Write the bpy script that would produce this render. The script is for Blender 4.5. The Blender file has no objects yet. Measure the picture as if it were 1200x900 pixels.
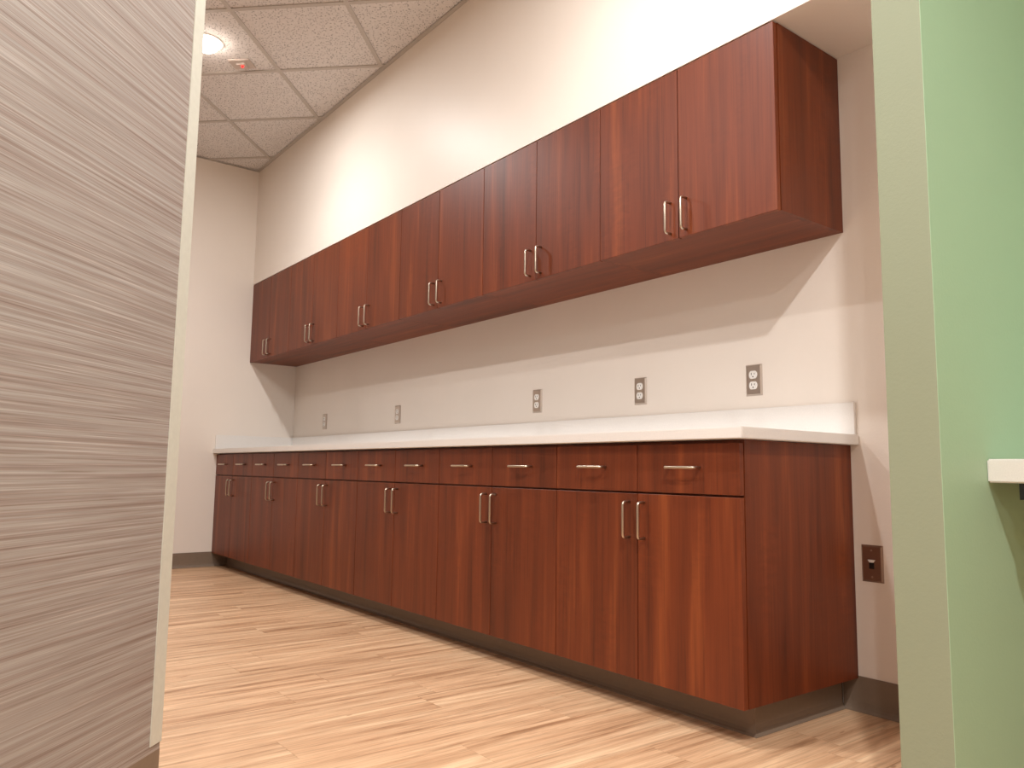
import bpy, bmesh, math, random
from mathutils import Vector, Matrix
random.seed(7)
C = bpy.context.scene.collection
scene = bpy.context.scene

# ------------------------------------------------------------------ camera
CAM = Vector((1.3305, -2.4196, 0.7359)); YAW, PITCH, ROLL = 0.9138, 0.1102, 0.0132
cy, sy, cp, sp = math.cos(YAW), math.sin(YAW), math.cos(PITCH), math.sin(PITCH)
F = Vector((-sy*cp, cy*cp, sp)); R0 = Vector((cy, sy, 0)); U0 = R0.cross(F)
Rv = R0*math.cos(ROLL) + U0*math.sin(ROLL); Uv = U0*math.cos(ROLL) - R0*math.sin(ROLL)
cd = bpy.data.cameras.new('camera'); cam = bpy.data.objects.new('camera', cd); C.objects.link(cam)
m = Matrix((Rv, Uv, -F)).transposed().to_4x4(); m.translation = CAM; cam.matrix_world = m
cd.sensor_width = 36; cd.lens = 911.3/1200*36; cd.clip_start = 0.02
scene.camera = cam

# ------------------------------------------------------------------ world, exposure, lamp powers
w_ = bpy.data.worlds.new('world'); scene.world = w_; w_.use_nodes = True
w_.node_tree.nodes['Background'].inputs[0].default_value = (.9, .85, .8, 1)
w_.node_tree.nodes['Background'].inputs[1].default_value = 0.05
vs = scene.view_settings
vs.view_transform = 'Standard'; vs.look = 'None'; vs.gamma = 1; vs.use_curve_mapping = False
vs.exposure = 1.27
CAN_W = 22.0; CAN_DIFFUSE_W = 24.0; FRONT = .66
CAN_COL = (1.0, .985, .97)
CAN_ANGLE = math.radians(140); CAN_BLEND = .6

# ------------------------------------------------------------------ dimensions
L = 4.660; W = 0.3882
DB, DC, CO = .589, .6176, .0285
ZB, ZG, ZCB, ZCT, ZBS = .0996, .6704, .8302, .864, .9688
DU, ZU0, ZU1 = .3766, 1.5385, 2.155
ZC = 3.0716; GTH = 2.3678; GS = .6185; GO = Vector((-3.0014, -.8531))
BD = Vector((math.cos(GTH), math.sin(GTH))); AD = Vector((-BD.y, BD.x)); AD = -AD   # AD = (.699,.715)
def grid(i, j): return GO + BD*(i*GS) + Vector((-BD.y, BD.x))*(j*GS)
XG, YG, TW = .633, -.815, .103          # stub wall: green face x, end y, thickness
PE = Vector((-.588, -1.923))            # end of the laminate partition
XR, YF = 5.6, -6.2                      # far side of the front room

# ------------------------------------------------------------------ materials
def lin(c):
    return tuple(((v/255)/12.92 if v/255 <= .04045 else ((v/255+.055)/1.055)**2.4) for v in c) + (1,)
class MT:
    def __init__(s, name, rough=.5, metal=0, spec=.5):
        s.m = bpy.data.materials.new(name); s.m.use_nodes = True; s.t = s.m.node_tree
        s.b = s.t.nodes['Principled BSDF']; s.b.inputs['Roughness'].default_value = rough
        s.b.inputs['Metallic'].default_value = metal; s.b.inputs['Specular IOR Level'].default_value = spec
    def n(s, kind, **kw):
        nd = s.t.nodes.new(kind)
        for k, v in kw.items():
            if k in nd.inputs: nd.inputs[k].default_value = v
            else: setattr(nd, k, v)
        return nd
    def l(s, a, b): s.t.links.new(a, b)
    def coords(s, scale, rand=True):
        tc = s.n('ShaderNodeTexCoord'); src = tc.outputs['Object']
        if rand:
            oi = s.n('ShaderNodeObjectInfo')
            vm = s.n('ShaderNodeVectorMath', operation='MULTIPLY'); vm.inputs[1].default_value = (37, 61, 53)
            s.l(oi.outputs['Random'], vm.inputs[0])
            va = s.n('ShaderNodeVectorMath', operation='ADD'); s.l(src, va.inputs[0]); s.l(vm.outputs[0], va.inputs[1])
            src = va.outputs[0]; s.rnd = oi.outputs['Random']
        s.base = src
        return s.scaled(scale)
    def scaled(s, scale):
        v = s.n('ShaderNodeVectorMath', operation='MULTIPLY'); v.inputs[1].default_value = scale
        s.l(s.base, v.inputs[0]); return v.outputs[0]
    def noise(s, vec, scale=1, detail=3, rough=.55, dist=0):
        n = s.n('ShaderNodeTexNoise', Scale=scale, Detail=detail, Roughness=rough, Distortion=dist)
        s.l(vec, n.inputs['Vector']); return n.outputs['Fac']
    def ramp(s, fac, stops):
        r = s.n('ShaderNodeValToRGB'); e = r.color_ramp.elements
        while len(e) < len(stops): e.new(.5)
        for i, (p, c) in enumerate(stops): e[i].position = p; e[i].color = c
        s.l(fac, r.inputs[0]); return r.outputs[0]
    def mix(s, fac, a, b, mode='MIX'):
        x = s.n('ShaderNodeMix', data_type='RGBA', blend_type=mode)
        for sock, v in ((x.inputs[0], fac), (x.inputs[6], a), (x.inputs[7], b)):
            if isinstance(v, (int, float, tuple)): sock.default_value = v
            else: s.l(v, sock)
        return x.outputs[2]
    def color(s, c):
        if isinstance(c, tuple): s.b.inputs['Base Color'].default_value = c
        else: s.l(c, s.b.inputs['Base Color'])
    def bump(s, h, strength=.1, dist=.001):
        b = s.n('ShaderNodeBump', Strength=strength, Distance=dist); s.l(h, b.inputs['Height']); s.l(b.outputs[0], s.b.inputs['Normal'])
G = lambda v: (v, v, v, 1)

def wood(name, axis, tint=1.0):
    M = MT(name, rough=.46, spec=.42)
    def sc(c, a): return {'z': (c, c, a), 'x': (a, c, c)}[axis]
    v1 = M.coords(sc(15, .9)); base = M.ramp(M.noise(v1, 1, 4, .6, .3), [(.28, lin((84, 35, 13))), (.43, lin((105, 46, 19))), (.56, lin((114, 51, 22))), (.74, lin((138, 69, 32)))])
    v2 = M.scaled(sc(160, 2.2)); fine = M.ramp(M.noise(v2, 1, 4, .65), [(.34, G(.72)), (.48, G(.97)), (.70, G(1.12))])
    c = M.mix(.85, base, fine, 'MULTIPLY')
    v3 = M.scaled(sc(22, 55)); rip = M.ramp(M.noise(v3, 1, 2, .5, .6), [(.35, G(.90)), (.65, G(1.12))])
    v4 = M.scaled(sc(9, 2.6)); msk = M.ramp(M.noise(v4, 1, 2), [(.5, G(0)), (.68, G(.75))])
    c2 = M.mix(1.0, c, rip, 'MULTIPLY'); c = M.mix(msk, c, c2)
    rr = M.ramp(M.rnd, [(0, G(.93)), (1, G(1.06))]); c = M.mix(1.0, c, rr, 'MULTIPLY')
    M.color(c); M.bump(M.noise(v2, 1, 3), .05, .0005)
    return M.m
wood_v = wood('cherry_laminate_vertical', 'z'); wood_h = wood('cherry_laminate_horizontal', 'x')

def paint(name, rgb, rough=.42, var=.03):
    M = MT(name, rough=rough, spec=.3)
    v = M.coords((1, 1, 1), rand=False)
    blot = M.ramp(M.noise(v, 2.2, 3), [(.3, G(1-var)), (.7, G(1))])
    M.color(M.mix(1.0, lin(rgb), blot, 'MULTIPLY'))
    M.bump(M.noise(v, 130, 3, .6), .35, .0008)
    return M.m
wall_paint = paint('warm_white_paint', (238, 229, 219), .42)
green_paint = paint('green_paint', (170, 198, 165), .5)
sage_paint = paint('pale_sage_paint', (150, 157, 132), .5)

def plain(name, rgb, rough=.5, metal=0, spec=.5, grain=None):
    M = MT(name, rough, metal, spec)
    v = M.coords(grain or (60, 60, 60), rand=False)
    f = M.ramp(M.noise(v, 1, 3), [(.3, G(.94)), (.7, G(1.0))])
    M.color(M.mix(1.0, lin(rgb), f, 'MULTIPLY')); return M.m
solid_white = plain('white_solid_surface', (236, 232, 227), .3, grain=(400, 400, 400))
vinyl = plain('brown_grey_vinyl', (130, 113, 97), .42)
nickel = plain('brushed_nickel', (205, 193, 176), .28, 1, grain=(900, 900, 900))
steel = plain('stainless_steel', (205, 194, 184), .38, 1, grain=(30, 30, 900))
white_plastic = plain('white_plastic', (240, 238, 234), .35)
black_plastic = plain('black_plastic', (18, 17, 17), .4)
black_steel = plain('black_painted_steel', (16, 16, 17), .45)
grid_paint = plain('grid_white_enamel', (196, 190, 184), .5)
trim_metal = plain('pale_trim', (214, 214, 202), .45)
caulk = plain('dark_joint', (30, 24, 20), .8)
sensor_mat = plain('sensor_grey_plastic', (200, 188, 180), .5)
def emit(name, rgb, s):
    M = MT(name); M.color(lin(rgb)); M.b.inputs['Emission Color'].default_value = lin(rgb); M.b.inputs['Emission Strength'].default_value = s; return M.m
lamp_glow = emit('lamp_glow', (255, 240, 225), 14); red_led = emit('red_led', (255, 30, 30), 1.6)

# acoustic tile
M = MT('acoustic_tile', .9, spec=.1); v = M.coords((1, 1, 1))
vo = M.n('ShaderNodeTexVoronoi', Scale=85.0, Randomness=1.0); M.l(v, vo.inputs['Vector']); p1 = M.ramp(vo.outputs['Distance'], [(.18, G(.30)), (.34, G(1))])
p2 = M.ramp(M.noise(v, 60, 3, .6), [(.3, G(.90)), (.7, G(1))])
M.color(M.mix(1.0, M.mix(1.0, lin((232, 229, 228)), p1, 'MULTIPLY'), p2, 'MULTIPLY')); M.bump(M.noise(v, 150, 2), .5, .002); tile_mat = M.m
# floor planks (grain along y)
M = MT('vinyl_plank', .42, spec=.45)
v1 = M.coords((27, 1.5, 1)); base = M.ramp(M.noise(v1, 1, 5, .62, .25), [(.32, lin((168, 126, 92))), (.44, lin((204, 163, 127))), (.56, lin((219, 180, 143))), (.69, lin((236, 202, 164)))])
v2 = M.scaled((150, 4.0, 1)); fine = M.ramp(M.noise(v2, 1, 4, .65, .2), [(.32, G(.72)), (.5, G(.98)), (.70, G(1.08))])
c = M.mix(.9, base, fine, 'MULTIPLY')
v3 = M.scaled((48, 3.4, 1)); stk = M.ramp(M.noise(v3, 1, 4, .7, .4), [(.56, G(1)), (.70, (.66, .56, .50, 1))])
c = M.mix(.55, c, stk, 'MULTIPLY')
v5 = M.scaled((34, 9, 1)); knot = M.ramp(M.noise(v5, 1, 2, .5, .8), [(.70, G(1)), (.78, (.62, .50, .44, 1))])
c = M.mix(.8, c, knot, 'MULTIPLY')
c = M.mix(1.0, c, M.ramp(M.rnd, [(0, G(.95)), (1, G(1.03))]), 'MULTIPLY')
M.color(c); M.bump(M.noise(v2, 1, 3), .08, .0006); plank_mat = M.m
# striated laminate (grain along local x)
M = MT('striated_laminate', .55, spec=.3)
v1 = M.coords((.8, 1, 100), rand=False); base = M.ramp(M.noise(v1, 1, 5, .6), [(.30, lin((140, 121, 112))), (.43, lin((157, 144, 137))), (.54, lin((169, 160, 154))), (.70, lin((180, 173, 169)))])
v2 = M.scaled((3.0, 1, 460)); f = M.ramp(M.noise(v2, 1, 3, .6), [(.30, (.66, .56, .50, 1)), (.42, G(.92)), (.55, G(1.0)), (.66, G(1.3))])
v3 = M.scaled((2.0, 1, 240)); g_ = M.ramp(M.noise(v3, 1, 3, .6), [(.30, (.78, .70, .65, 1)), (.46, G(.98)), (.68, G(1.10))])
M.color(M.mix(1.0, M.mix(1.0, base, f, 'MULTIPLY'), g_, 'MULTIPLY')); laminate = M.m

# ------------------------------------------------------------------ builders
def link(name, me, mat, parent=None, loc=None):
    o = bpy.data.objects.new(name, me); C.objects.link(o)
    if mat and not me.materials: me.materials.append(mat)
    if parent: o.parent = parent
    if loc: o.location = loc
    return o
def to_mesh(bm, name, smooth=False):
    bmesh.ops.recalc_face_normals(bm, faces=bm.faces)
    me = bpy.data.meshes.new(name); bm.to_mesh(me); bm.free()
    if smooth:
        for p in me.polygons: p.use_smooth = True
    return me
def add_box(bm, x0, x1, y0, y1, z0, z1, bev=0):
    vs_ = [bm.verts.new((x, y, z)) for x in (x0, x1) for y in (y0, y1) for z in (z0, z1)]
    fs = [bm.faces.new([vs_[i] for i in q]) for q in ((0, 1, 3, 2), (4, 6, 7, 5), (0, 4, 5, 1), (2, 3, 7, 6), (0, 2, 6, 4), (1, 5, 7, 3))]
    if bev:
        es = {e for f in fs for e in f.edges}
        bmesh.ops.bevel(bm, geom=list(es), offset=bev, segments=1 if bev < .002 else 2, affect='EDGES')
def box(name, x0, x1, y0, y1, z0, z1, mat, parent=None, bev=0):
    """box mesh whose origin is its own centre"""
    cx, cy_, cz = (x0+x1)/2, (y0+y1)/2, (z0+z1)/2
    bm = bmesh.new(); add_box(bm, x0-cx, x1-cx, y0-cy_, y1-cy_, z0-cz, z1-cz, bev)
    return link(name, to_mesh(bm, name), mat, parent, (cx, cy_, cz))
def tag(o, label=None, cat=None, group=None, kind=None):
    for k, v in (('label', label), ('category', cat), ('group', group), ('kind', kind)):
        if v: o[k] = v
    return o
def empty(name, loc, rz=0, label=None, cat=None, group=None):
    o = bpy.data.objects.new(name, None); C.objects.link(o); o.location = loc; o.rotation_euler.z = rz
    o.empty_display_size = .05
    return tag(o, label, cat, group)
def copy_tree(o, parent=None):
    c_ = o.copy(); C.objects.link(c_); c_.parent = parent
    for ch in list(o.children): copy_tree(ch, c_)
    return c_
def prism(name, pts, z0, z1, mat, parent=None, bev=0):
    cx = sum(p[0] for p in pts)/len(pts); cy_ = sum(p[1] for p in pts)/len(pts)
    bm = bmesh.new()
    lo = [bm.verts.new((p[0]-cx, p[1]-cy_, 0)) for p in pts]; hi = [bm.verts.new((p[0]-cx, p[1]-cy_, z1-z0)) for p in pts]
    bm.faces.new(lo[::-1]); bm.faces.new(hi)
    for i in range(len(pts)): j = (i+1) % len(pts); bm.faces.new((lo[i], lo[j], hi[j], hi[i]))
    return link(name, to_mesh(bm, name), mat, parent, (cx, cy_, z0))
def clip(poly, p, n):
    """keep the part of poly where (q-p).n >= 0"""
    out = []
    for i in range(len(poly)):
        a, b = poly[i], poly[(i+1) % len(poly)]; da, db = (a-p).dot(n), (b-p).dot(n)
        if da >= 0: out.append(a)
        if (da > 0) != (db > 0) and abs(da-db) > 1e-9: out.append(a + (b-a)*(da/(da-db)))
    r = []
    for q in out:
        if not r or (q-r[-1]).length > 1e-4: r.append(q)
    if len(r) > 1 and (r[0]-r[-1]).length < 1e-4: r.pop()
    return r
def area(p): return abs(sum(p[i].x*p[(i+1) % len(p)].y - p[(i+1) % len(p)].x*p[i].y for i in range(len(p))))/2 if len(p) > 2 else 0
def sweep(name, path, prof, mat, parent=None):
    """profile (outward, z) swept on a mitred ground polyline; outward is to the right of travel"""
    P = [Vector(p) for p in path]; bm = bmesh.new(); rings = []
    for i, p in enumerate(P):
        ns = []
        if i > 0: d = (P[i]-P[i-1]).normalized(); ns.append(Vector((d.y, -d.x)))
        if i < len(P)-1: d = (P[i+1]-P[i]).normalized(); ns.append(Vector((d.y, -d.x)))
        if len(ns) == 2: n = (ns[0]+ns[1]); n = n/(n.length_squared/2) if n.length > .1 else ns[0]
        else: n = ns[0]
        rings.append([bm.verts.new((p.x+n.x*o, p.y+n.y*o, z)) for o, z in prof])
    k = len(prof)
    for a, b in zip(rings, rings[1:]):
        for i in range(k): j = (i+1) % k; bm.faces.new((a[i], a[j], b[j], b[i]))
    bm.faces.new(rings[0]); bm.faces.new(rings[-1][::-1])
    return link(name, to_mesh(bm, name), mat, parent)
def tube_mesh(name, pts, r, seg=10):
    bm = bmesh.new(); rings = []
    for i, p in enumerate(pts):
        t = (pts[min(i+1, len(pts)-1)] - pts[max(i-1, 0)]).normalized()
        s_ = Vector((1, 0, 0)); u = t.cross(s_).normalized()
        rings.append([bm.verts.new(p + s_*math.cos(a)*r + u*math.sin(a)*r) for a in [2*math.pi*k/seg for k in range(seg)]])
    for a, b in zip(rings, rings[1:]):
        for i in range(seg): j = (i+1) % seg; bm.faces.new((a[i], a[j], b[j], b[i]))
    bm.faces.new(rings[0]); bm.faces.new(rings[-1])
    return to_mesh(bm, name, True)
def cyl(bm, c, r, depth, axis, seg=20):
    mt = {'z': Matrix.Identity(4), 'y': Matrix.Rotation(math.pi/2, 4, 'X')}[axis]
    bmesh.ops.create_cone(bm, cap_ends=True, segments=seg, radius1=r, radius2=r, depth=depth, matrix=Matrix.Translation(c) @ mt)

# ------------------------------------------------------------------ setting: floor
fl = box('floor', -L-.15, XR+.15, YF-.15, .15, -.12, -.004, plain('subfloor_screed', (170, 130, 100), .6)); tag(fl, kind='structure')
PW, PL = .1524, .9144
bm = bmesh.new(); add_box(bm, -PW/2+.0003, PW/2-.0003, -PL/2+.0003, PL/2-.0003, 0, .004, .0004)
plank_me = to_mesh(bm, 'plank'); plank_me.materials.append(plank_mat)
x = -.61 - PW*round((L-.61)/PW) + PW/2 - .02
pk = 0; k = 0
full = []
while x - PW/2 < XR:
    off = (k*0.331 + .13*math.sin(k*2.7)) % 1.0 * PL
    y = -off + PL/2
    while y + PL/2 > YF: full.append((x, y)); y -= PL
    x += PW; k += 1
def plank_at(x, y):
    x0, x1, y0, y1 = x-PW/2, x+PW/2, y-PL/2, y+PL/2
    cx0, cx1, cy0, cy1 = max(x0, -L+.001), min(x1, XR-.001), max(y0, YF+.001), min(y1, -.001)
    if cx1-cx0 < .01 or cy1-cy0 < .01: return None
    if (cx0, cx1, cy0, cy1) == (x0, x1, y0, y1):
        o = bpy.data.objects.new('plank', plank_me); C.objects.link(o); o.location = (x, y, -.004)
    else:
        o = box('plank', cx0+.0003, cx1-.0003, cy0+.0003, cy1-.0003, -.004, 0, plank_mat)
    w0 = Vector(o.location); o.parent = fl; o.location = w0 - fl.location
    return o
def seen(x, y):                       # planks the opening shows; the others go into one joined part
    return x < 1.0 and y > -2.45 and (Vector((x, y))-PE).dot(AD) > -1.3
rest = bmesh.new()
for (x, y) in full:
    if seen(x, y): plank_at(x, y); pk += 1
    else:
        x0, x1, y0, y1 = max(x-PW/2, -L+.001)+.0003, min(x+PW/2, XR-.001)-.0003, max(y-PL/2, YF+.001)+.0003, min(y+PL/2, -.001)-.0003
        if x1-x0 > .01 and y1-y0 > .01: add_box(rest, x0-fl.location.x, x1-fl.location.x, y0-fl.location.y, y1-fl.location.y, -.004-fl.location.z, 0-fl.location.z)
tag(link('planks', to_mesh(rest, 'planks'), plank_mat, fl), 'further planks of the same vinyl floor', kind='stuff')
print('planks', pk)

# ------------------------------------------------------------------ setting: walls
def wallbox(name, *a, mat=wall_paint): return tag(box(name, *a, mat), kind='structure')
ZT = ZC + .09
wallbox('wall_back', -L-.12, XG-TW, 0, .12, 0, ZT)
wallbox('wall_left', -L-.12, -L, YF, 0, 0, ZT)
sof = wallbox('soffit', -L+.0005, XG-TW-.0005, -.3768, -.0005, ZU1, ZC-.001)
wallbox('wall_back_right', XG-TW, XR, 0, .12, 0, ZT, mat=green_paint)
wallbox('wall_far_right', XR, XR+.12, YF, .12, 0, ZT)
wallbox('wall_front', -L-.12, XR+.12, YF-.12, YF, 0, ZT)
# stub wall: core, green face skin, sage end
wr = tag(box('wall_right', XG-TW, XG-.001, YG+.001, -.0005, 0, ZC-.001, wall_paint), kind='structure')
def skin(name, x0, x1, y0, y1, z0, z1, mat, parent, bev=0):
    o = box(name, x0, x1, y0, y1, z0, z1, mat, None, bev); w0 = Vector(o.location); o.parent = parent; o.location = w0 - parent.location; return o
skin('green_face', XG-.001, XG, YG, -.0005, 0, ZC-.001, green_paint, wr)
skin('end_face', XG-TW-.0, XG-.001, YG, YG+.001, 0, ZC-.001, sage_paint, wr)

# laminate partition, in its own frame: local x runs from its free end back past the camera, local -y... is the seen face
wp = empty('wall_partition', (PE.x, PE.y, 0), math.atan2(-BD.y, -BD.x)); tag(wp, kind='structure')
# local +x = -BD ; local +y = rotate +90 of -BD
LY = Vector((BD.y, -BD.x))          # world direction of local +y
sgn = 1 if LY.dot(AD) > 0 else -1   # seen face looks along +AD
PLN = 5.6
ys = sorted((-sgn*.003, -sgn*.12)); box('core', 0.001, PLN, ys[0], ys[1], 0, ZC-.001, wall_paint, wp)
ys = sorted((0, -sgn*.003)); pan = box('laminate_sheet', 0.001, PLN, ys[0], ys[1], .085, ZC-.001, laminate, wp); pan['label'] = 'striated grey beige laminate sheet'
bm = bmesh.new()
ys = sorted((0, sgn*.002)); add_box(bm, -.002, .042, ys[0], ys[1], .122, ZC-.002)
ys = sorted((0, -sgn*.04)); add_box(bm, -.002, 0, ys[0], ys[1], .122, ZC-.002)
g = link('corner_guard', to_mesh(bm, 'corner_guard'), trim_metal, wp); g['label'] = 'pale metal corner guard'

# ------------------------------------------------------------------ cove bases
def prof(h): return [(0, 0), (.0135, 0), (.0135, .0015), (.0075, .008), (.0042, .017), (.003, .03), (.003, h), (0, h)]
TX, TY = -.052, -.4715
tk = sweep('trim_1', [(-L+.001, TY), (TX, TY), (TX, -.016)], prof(.0985), vinyl); tag(tk, kind='structure')
bb = sweep('baseboard_back', [(TX, 0), (XG-TW, 0)], prof(.1075), vinyl); tag(bb, kind='structure')
bl = sweep('baseboard_left', [(-L, YF+.02), (-L, TY-.004)], prof(.1075), vinyl); tag(bl, kind='structure')
sp_ = sweep('baseboard_right', [(XG-TW, -.016), (XG-TW, YG), (XG, YG), (XG, -.016)][::-1] if False else [(XG-TW, -.016), (XG-TW, YG), (XG, YG), (XG, -.016)][::-1], prof(.1075), vinyl)
tag(sp_, kind='structure')
pp = PE - BD*PLN
bp = sweep('baseboard_partition', [(PE.x-AD.x*.12, PE.y-AD.y*.12), (PE.x, PE.y), (pp.x, pp.y)], prof(.107), vinyl); tag(bp, kind='structure')

# ------------------------------------------------------------------ ceiling
ce = box('ceiling', -L-.12, XR+.12, YF-.12, .12, ZC+.03, ZC+.12, plain('ceiling_deck', (190, 180, 170), .8)); tag(ce, kind='structure')
region = [Vector(p) for p in ((-L+.001, YF+.001), (XR-.001, YF+.001), (XR-.001, -.3775), (-L+.001, -.3775))]
def clip_region(poly):
    x0, x1, y0, y1 = -L+.001, XR-.001, YF+.001, -.3775
    for p, n in (((x0, 0), (1, 0)), ((x1, 0), (-1, 0)), ((0, y0), (0, 1)), ((0, y1), (0, -1))):
        poly = clip(poly, Vector(p), Vector(n))
        if len(poly) < 3: return []
    return poly
def cchild(o):
    w0 = Vector(o.location); o.parent = ce; o.location = w0 - ce.location
nt = 0; g_ = .006
for i in range(-19, 13):
    for j in range(-19, 13):
        sq = [grid(i+g_/GS, j+g_/GS), grid(i+1-g_/GS, j+g_/GS), grid(i+1-g_/GS, j+1-g_/GS), grid(i+g_/GS, j+1-g_/GS)]
        pl = clip_region(sq)
        if area(pl) > .0008: cchild(prism('ceiling_tile', pl, ZC+.006, ZC+.022, tile_mat)); nt += 1
print('tiles', nt)
bw = .012
for d in (0, 1):
    for i in range(-19, 14):
        if d == 0: q = [grid(i-bw/GS, -20), grid(i+bw/GS, -20), grid(i+bw/GS, 14), grid(i-bw/GS, 14)]
        else: q = [grid(-20, i-bw/GS), grid(14, i-bw/GS), grid(14, i+bw/GS), grid(-20, i+bw/GS)]
        q = clip_region(q)
        if area(q) > .0005: cchild(prism('grid_bar', q, ZC+.0002*d, ZC+.006-.0003*(1-d), grid_paint))
for q in ([(-L+.001, -.4), (XR-.001, -.4), (XR-.001, -.3775), (-L+.001, -.3775)], [(-L+.001, YF), (-L+.023, YF), (-L+.023, -.4), (-L+.001, -.4)]):
    cchild(prism('wall_angle', [Vector(p) for p in q], ZC-.0012, ZC-.0002, grid_paint))

# ------------------------------------------------------------------ recessed lamps
def make_can(loc, label, k=1.0):
    r = empty('recessed_downlight', (loc.x, loc.y, ZC+.004), 0, label, 'ceiling light', 'recessed downlights')
    bm = bmesh.new(); seg = 40; rings = []
    for rad, z in ((.094, .0015), (.094, -.003), (.088, -.006), (.078, -.006), (.074, -.001)):
        rings.append([bm.verts.new((rad*math.cos(a), rad*math.sin(a), z)) for a in [2*math.pi*k/seg for k in range(seg)]])
    for a, b in zip(rings, rings[1:]):
        for i in range(seg): j = (i+1) % seg; bm.faces.new((a[i], a[j], b[j], b[i]))
    link('trim_ring', to_mesh(bm, 'trim_ring', True), white_plastic, r)
    bm = bmesh.new(); bmesh.ops.create_uvsphere(bm, u_segments=32, v_segments=16, radius=.0755, matrix=Matrix.Translation((0, 0, .001)) @ Matrix.Diagonal((1, 1, .75, 1)))  # lens bulged into a deep dome to imitate the lamp's round bloom
    link('lens', to_mesh(bm, 'lens', True), lamp_glow, r)
    ld = bpy.data.lights.new('lamp', 'SPOT'); ld.energy = CAN_W*k; ld.color = CAN_COL; ld.spot_size = CAN_ANGLE; ld.spot_blend = CAN_BLEND; ld.shadow_soft_size = .03
    lo = bpy.data.objects.new('lamp', ld); C.objects.link(lo); lo.parent = r; lo.location = (0, 0, -.07)
    ad = bpy.data.lights.new('diffuser', 'AREA'); ad.shape = 'DISK'; ad.size = .10; ad.energy = CAN_DIFFUSE_W*k; ad.color = CAN_COL
    ao = bpy.data.objects.new('diffuser', ad); C.objects.link(ao); ao.parent = r; ao.location = (0, 0, -.062)
    return r
make_can(grid(-.55, .45), 'bright round recessed downlight in the ceiling beside the top of the laminate partition', .42)
make_can(grid(-3.5, -2.5), 'recessed downlight in the ceiling in front of the right end of the wall cabinets', .35)
make_can(grid(-3.5, .5), 'recessed downlight in the ceiling behind the laminate partition', .47)
make_can(grid(-6.6, -3.5), 'recessed downlight in the front room ceiling near the green wall', 1.0)
make_can(grid(-9.5, -2.5), 'recessed downlight in the front room ceiling far right', .62)

make_can(grid(-9.5, -6.5), 'unseen downlight added in the front room ceiling to brighten the green wall', .3)  # added lamp, out of view, lights the green wall more face-on

# sensor on a ceiling tile
s_ = grid(-.16, .30)
se = empty('ceiling_sensor', (s_.x, s_.y, ZC+.006), GTH, 'small square ceiling sensor with a red light on the tile beside the downlight', 'sensor')
box('plate', -.052, .052, -.065, .065, -.010, -.0005, sensor_mat, se, .003)
box('housing', -.025, .03, -.03, .03, -.020, -.010, sensor_mat, se, .004)
bm = bmesh.new(); bmesh.ops.create_uvsphere(bm, u_segments=12, v_segments=8, radius=.008, matrix=Matrix.Translation((-.002, -.005, -.022)))
link('indicator_light', to_mesh(bm, 'indicator_light', True), red_led, se)['label'] = 'red indicator light'

# ------------------------------------------------------------------ handles
def u_path(h=.0555, d=.030, r=.010):
    pts = [Vector((0, 0, -h))]
    pts += [Vector((0, -(d-r) - r*math.sin(a), -h + r - r*math.cos(a))) for a in [math.pi/2*k/5 for k in range(6)]]
    pts += [Vector((0, -(d-r) - r*math.cos(a), h - r + r*math.sin(a))) for a in [math.pi/2*k/5 for k in range(6)]]
    pts += [Vector((0, 0, h))]
    return pts
handle_me = tube_mesh('handle', u_path(), .0044, 12); handle_me.materials.append(nickel)
def handle(parent, loc, horiz=False):
    o = bpy.data.objects.new('handle', handle_me); C.objects.link(o); o.parent = parent; o.location = loc
    if horiz: o.rotation_euler = (0, math.pi/2, 0)
    return o

# ------------------------------------------------------------------ cabinets
TH = .0187; GAP = .0018
def front(name, x0, x1, z0, z1, yf, parent):       # door or drawer face, yf = its front
    return box(name, x0+GAP, x1-GAP, yf, yf+TH, z0, z1, wood_v, parent, .0011)
def make_upper():
    r = empty('wall_cabinet', (-2*W, 0, ZU0)); H = ZU1-ZU0; D = DU-TH-.002; t = .018
    bm = bmesh.new()
    add_box(bm, 0.0003, t, -D, -.002, .002, H-.004); add_box(bm, 2*W-t, 2*W-.0003, -D, -.002, .002, H-.004)
    add_box(bm, t, 2*W-t, -D, -.002, H-.022, H-.004); add_box(bm, t, 2*W-t, -.008, -.002, .02, H-.022)
    add_box(bm, t, 2*W-t, -D+.02, -.008, .3, .318)
    link('carcass', to_mesh(bm, 'carcass'), wood_v, r)
    box('bottom_panel', .0183, 2*W-.0183, -D, -.002, .002, .0198, wood_h, r)
    d = front('door', 0, W, 0, H-.005, -DU, r); handle(d, (W/2-.035, -TH/2, 1.616-ZU0-H/2+.0025))
    d = front('door', W, 2*W, 0, H-.005, -DU, r); handle(d, (-W/2+.035, -TH/2, 1.616-ZU0-H/2+.0025))
    return r
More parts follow.
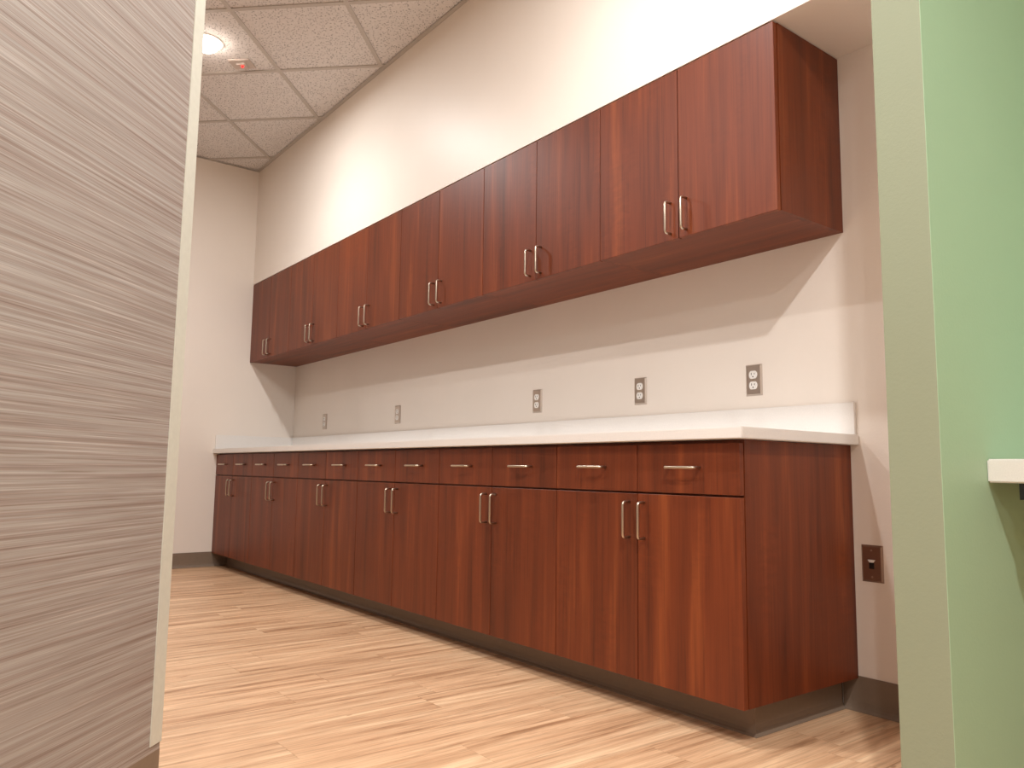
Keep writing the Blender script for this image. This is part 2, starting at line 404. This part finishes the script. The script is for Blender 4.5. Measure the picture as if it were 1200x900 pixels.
def make_base():
    r = empty('base_cabinet', (-2*W, 0, 0)); D = DB-TH-.002; t = .018; z0 = ZB+.001; z1 = ZCB-.001
    bm = bmesh.new()
    add_box(bm, .0003, t, -D, -.002, z0, z1); add_box(bm, 2*W-t, 2*W-.0003, -D, -.002, z0, z1)
    add_box(bm, t, 2*W-t, -D, -.002, z0, z0+t); add_box(bm, t, 2*W-t, -.008, -.002, z0+t, z1)
    add_box(bm, t, 2*W-t, -D, -D+.06, z1-t, z1); add_box(bm, t, 2*W-t, -D, -D+.06, ZG-.012, ZG+.004)
    add_box(bm, W-.009, W+.009, -D, -D+.06, z0+t, z1-t)
    link('carcass', to_mesh(bm, 'carcass'), wood_v, r)
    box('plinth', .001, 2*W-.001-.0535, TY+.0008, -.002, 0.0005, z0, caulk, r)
    for i in (0, 1):
        d = front('drawer', i*W, (i+1)*W, ZG+.003, ZCB-.0095, -DB, r)
        handle(d, (-.002, -TH/2, .750-(ZG+.003+ZCB-.0095)/2), True)
        d = front('door', i*W, (i+1)*W, ZB, ZG-.003, -DB, r)
        handle(d, ((W/2-.034) if i == 0 else (-W/2+.030), -TH/2, .585-(ZB+ZG-.003)/2))
    return r
ordn = ['rightmost, nearest', 'second', 'third', 'fourth', 'fifth', 'leftmost, farthest']
up0 = make_upper(); ba0 = make_base()
cab = []
for i in range(6):
    u = up0 if i == 0 else copy_tree(up0); u.location.x = -2*W*(i+1)
    b = ba0 if i == 0 else copy_tree(ba0); b.location.x = -2*W*(i+1)
    where = {0: 'right end of the upper row, side panel showing', 5: 'far left of the upper row, against the left wall'}.get(i, ordn[i]+' from the right in the upper row')
    tag(u, 'cherry wood wall cabinet, '+where, 'cabinet', 'wall cabinets under the soffit')
    where = {0: 'right end of the lower row, side panel showing', 5: 'far left of the lower row, against the left wall'}.get(i, ordn[i]+' from the right in the lower row')
    tag(b, 'cherry wood base cabinet, '+where, 'cabinet', 'base cabinets under the white worktop')
# last plinth of the left cabinets runs through (mesh is shared): a continuous kick board stands behind the cove base

# ------------------------------------------------------------------ worktop
wt = empty('worktop', (-L+.001, 0, ZCB), 0, 'long white solid surface worktop with backsplash on the base cabinets', 'countertop')
box('slab', 0, L+CO-.001, -DC, -.0005, .0003, ZCT-ZCB, solid_white, wt, .0025)
box('backsplash', .0127, L+CO-.008, -.0127, -.0005, ZCT-ZCB+.0002, ZBS-ZCB, solid_white, wt, .0015)
box('backsplash', 0, .0125, -DC+.012, -.0005, ZCT-ZCB+.0002, ZBS-ZCB, solid_white, wt, .0015)

# ------------------------------------------------------------------ outlets
def plate_mesh(w, h, t=.006, e=.006):
    bm = bmesh.new(); a = [bm.verts.new((sx*w/2, 0, sz*h/2)) for sx, sz in ((-1, -1), (1, -1), (1, 1), (-1, 1))]
    b = [bm.verts.new((sx*(w/2-e), -t, sz*(h/2-e))) for sx, sz in ((-1, -1), (1, -1), (1, 1), (-1, 1))]
    bm.faces.new(a); bm.faces.new(b)
    for i in range(4): j = (i+1) % 4; bm.faces.new((a[i], a[j], b[j], b[i]))
    return to_mesh(bm, 'plate')
def oval(r, cut, d, seg=28):
    bm = bmesh.new(); pts = []
    for k in range(seg):
        a = 2*math.pi*k/seg; pts.append((r*math.cos(a), max(-cut, min(cut, r*math.sin(a)))))
    f = [bm.verts.new((x, -d, z)) for x, z in pts]; bk = [bm.verts.new((x, 0, z)) for x, z in pts]
    bm.faces.new(f); bm.faces.new(bk)
    for i in range(seg): j = (i+1) % seg; bm.faces.new((f[i], f[j], bk[j], bk[i]))
    return to_mesh(bm, 'receptacle')
def make_outlet():
    r = empty('power_outlet', (0, -.0004, 1.073))
    link('plate', plate_mesh(.070, .1145), steel, r)['label'] = 'bevelled stainless steel plate'
    rm = oval(.0172, .0143, .0018)
    for sz in (.0195, -.0195):
        q = link('receptacle', rm, white_plastic, r, (0, -.006, sz)); q['label'] = 'white socket'
        bm = bmesh.new()
        add_box(bm, -.0075, -.0055, -.0023, -.0017, -.0005, .0075); add_box(bm, .0055, .0072, -.0023, -.0017, .0005, .0070)
        cyl(bm, (0, -.002, -.007), .0024, .0007, 'y', 10)
        link('slots', to_mesh(bm, 'slots'), black_plastic, q)
    bm = bmesh.new(); cyl(bm, (0, -.0065, 0), .003, .0014, 'y', 12); link('screw', to_mesh(bm, 'screw'), nickel, r)
    return r
o0 = make_outlet()
for i, (x, lb) in enumerate(((-.36, 'nearest and rightmost above the worktop'), (-.918, 'second from the right above the worktop'),
        (-1.599, 'middle one of the five above the worktop'), (-2.977, 'fourth from the right above the worktop'), (-4.064, 'farthest one, near the left corner above the worktop'))):
    o = o0 if i == 0 else copy_tree(o0); o.location.x = x
    tag(o, 'steel plate double power outlet, '+lb, 'outlet', 'power outlets above the worktop')
dj = empty('data_jack', (.0585, -.0004, .459), 0, 'dark steel wall plate with one data port beside the base cabinets', 'wall plate')
link('plate', plate_mesh(.070, .1145), plain('bronzed_steel', (165, 142, 126), .36, 1, grain=(30, 30, 900)), dj)
q = box('port', -.008, .008, -.0085, -.0055, -.016, .003, black_plastic, dj, .0008); q['label'] = 'black data port'
bm = bmesh.new(); vs2 = [bm.verts.new((x_, y_, z_)) for y_ in (-.0095, -.0055) for x_, z_ in ((-.012, .012), (.012, .012), (.006, .004), (-.006, .004))]
for f_ in ((0, 1, 2, 3), (4, 5, 6, 7), (0, 1, 5, 4), (1, 2, 6, 5), (2, 3, 7, 6), (3, 0, 4, 7)): bm.faces.new([vs2[k] for k in f_])
link('port_cover', to_mesh(bm, 'port_cover'), white_plastic, dj)['label'] = 'pale port label holder'
for sz in (.041, -.041):
    bm = bmesh.new(); cyl(bm, (0, -.0065, sz), .0032, .0014, 'y', 12); link('screw', to_mesh(bm, 'screw'), nickel, dj)

# ------------------------------------------------------------------ counter on the green wall side
dk = empty('desk_counter', (XG+.0005, -.0005, .7225), 0, 'white counter with black steel bracket fixed against the green wall at the right', 'countertop')
box('slab', 0, 2.2, -.604, 0, 0, .0500, solid_white, dk, .003)
bm = bmesh.new()
add_box(bm, .057, .092, -.599, -.004, -.034, -.0005); add_box(bm, .057, .092, -.034, -.004, -.40, -.034)
link('bracket', to_mesh(bm, 'bracket'), black_steel, dk)['label'] = 'black steel support bracket'
bm = bmesh.new()
add_box(bm, 1.262, 1.292, -.588, -.004, -.034, -.0005); add_box(bm, 1.262, 1.292, -.034, -.004, -.40, -.034)
link('bracket', to_mesh(bm, 'bracket'), black_steel, dk)['label'] = 'black steel support bracket'
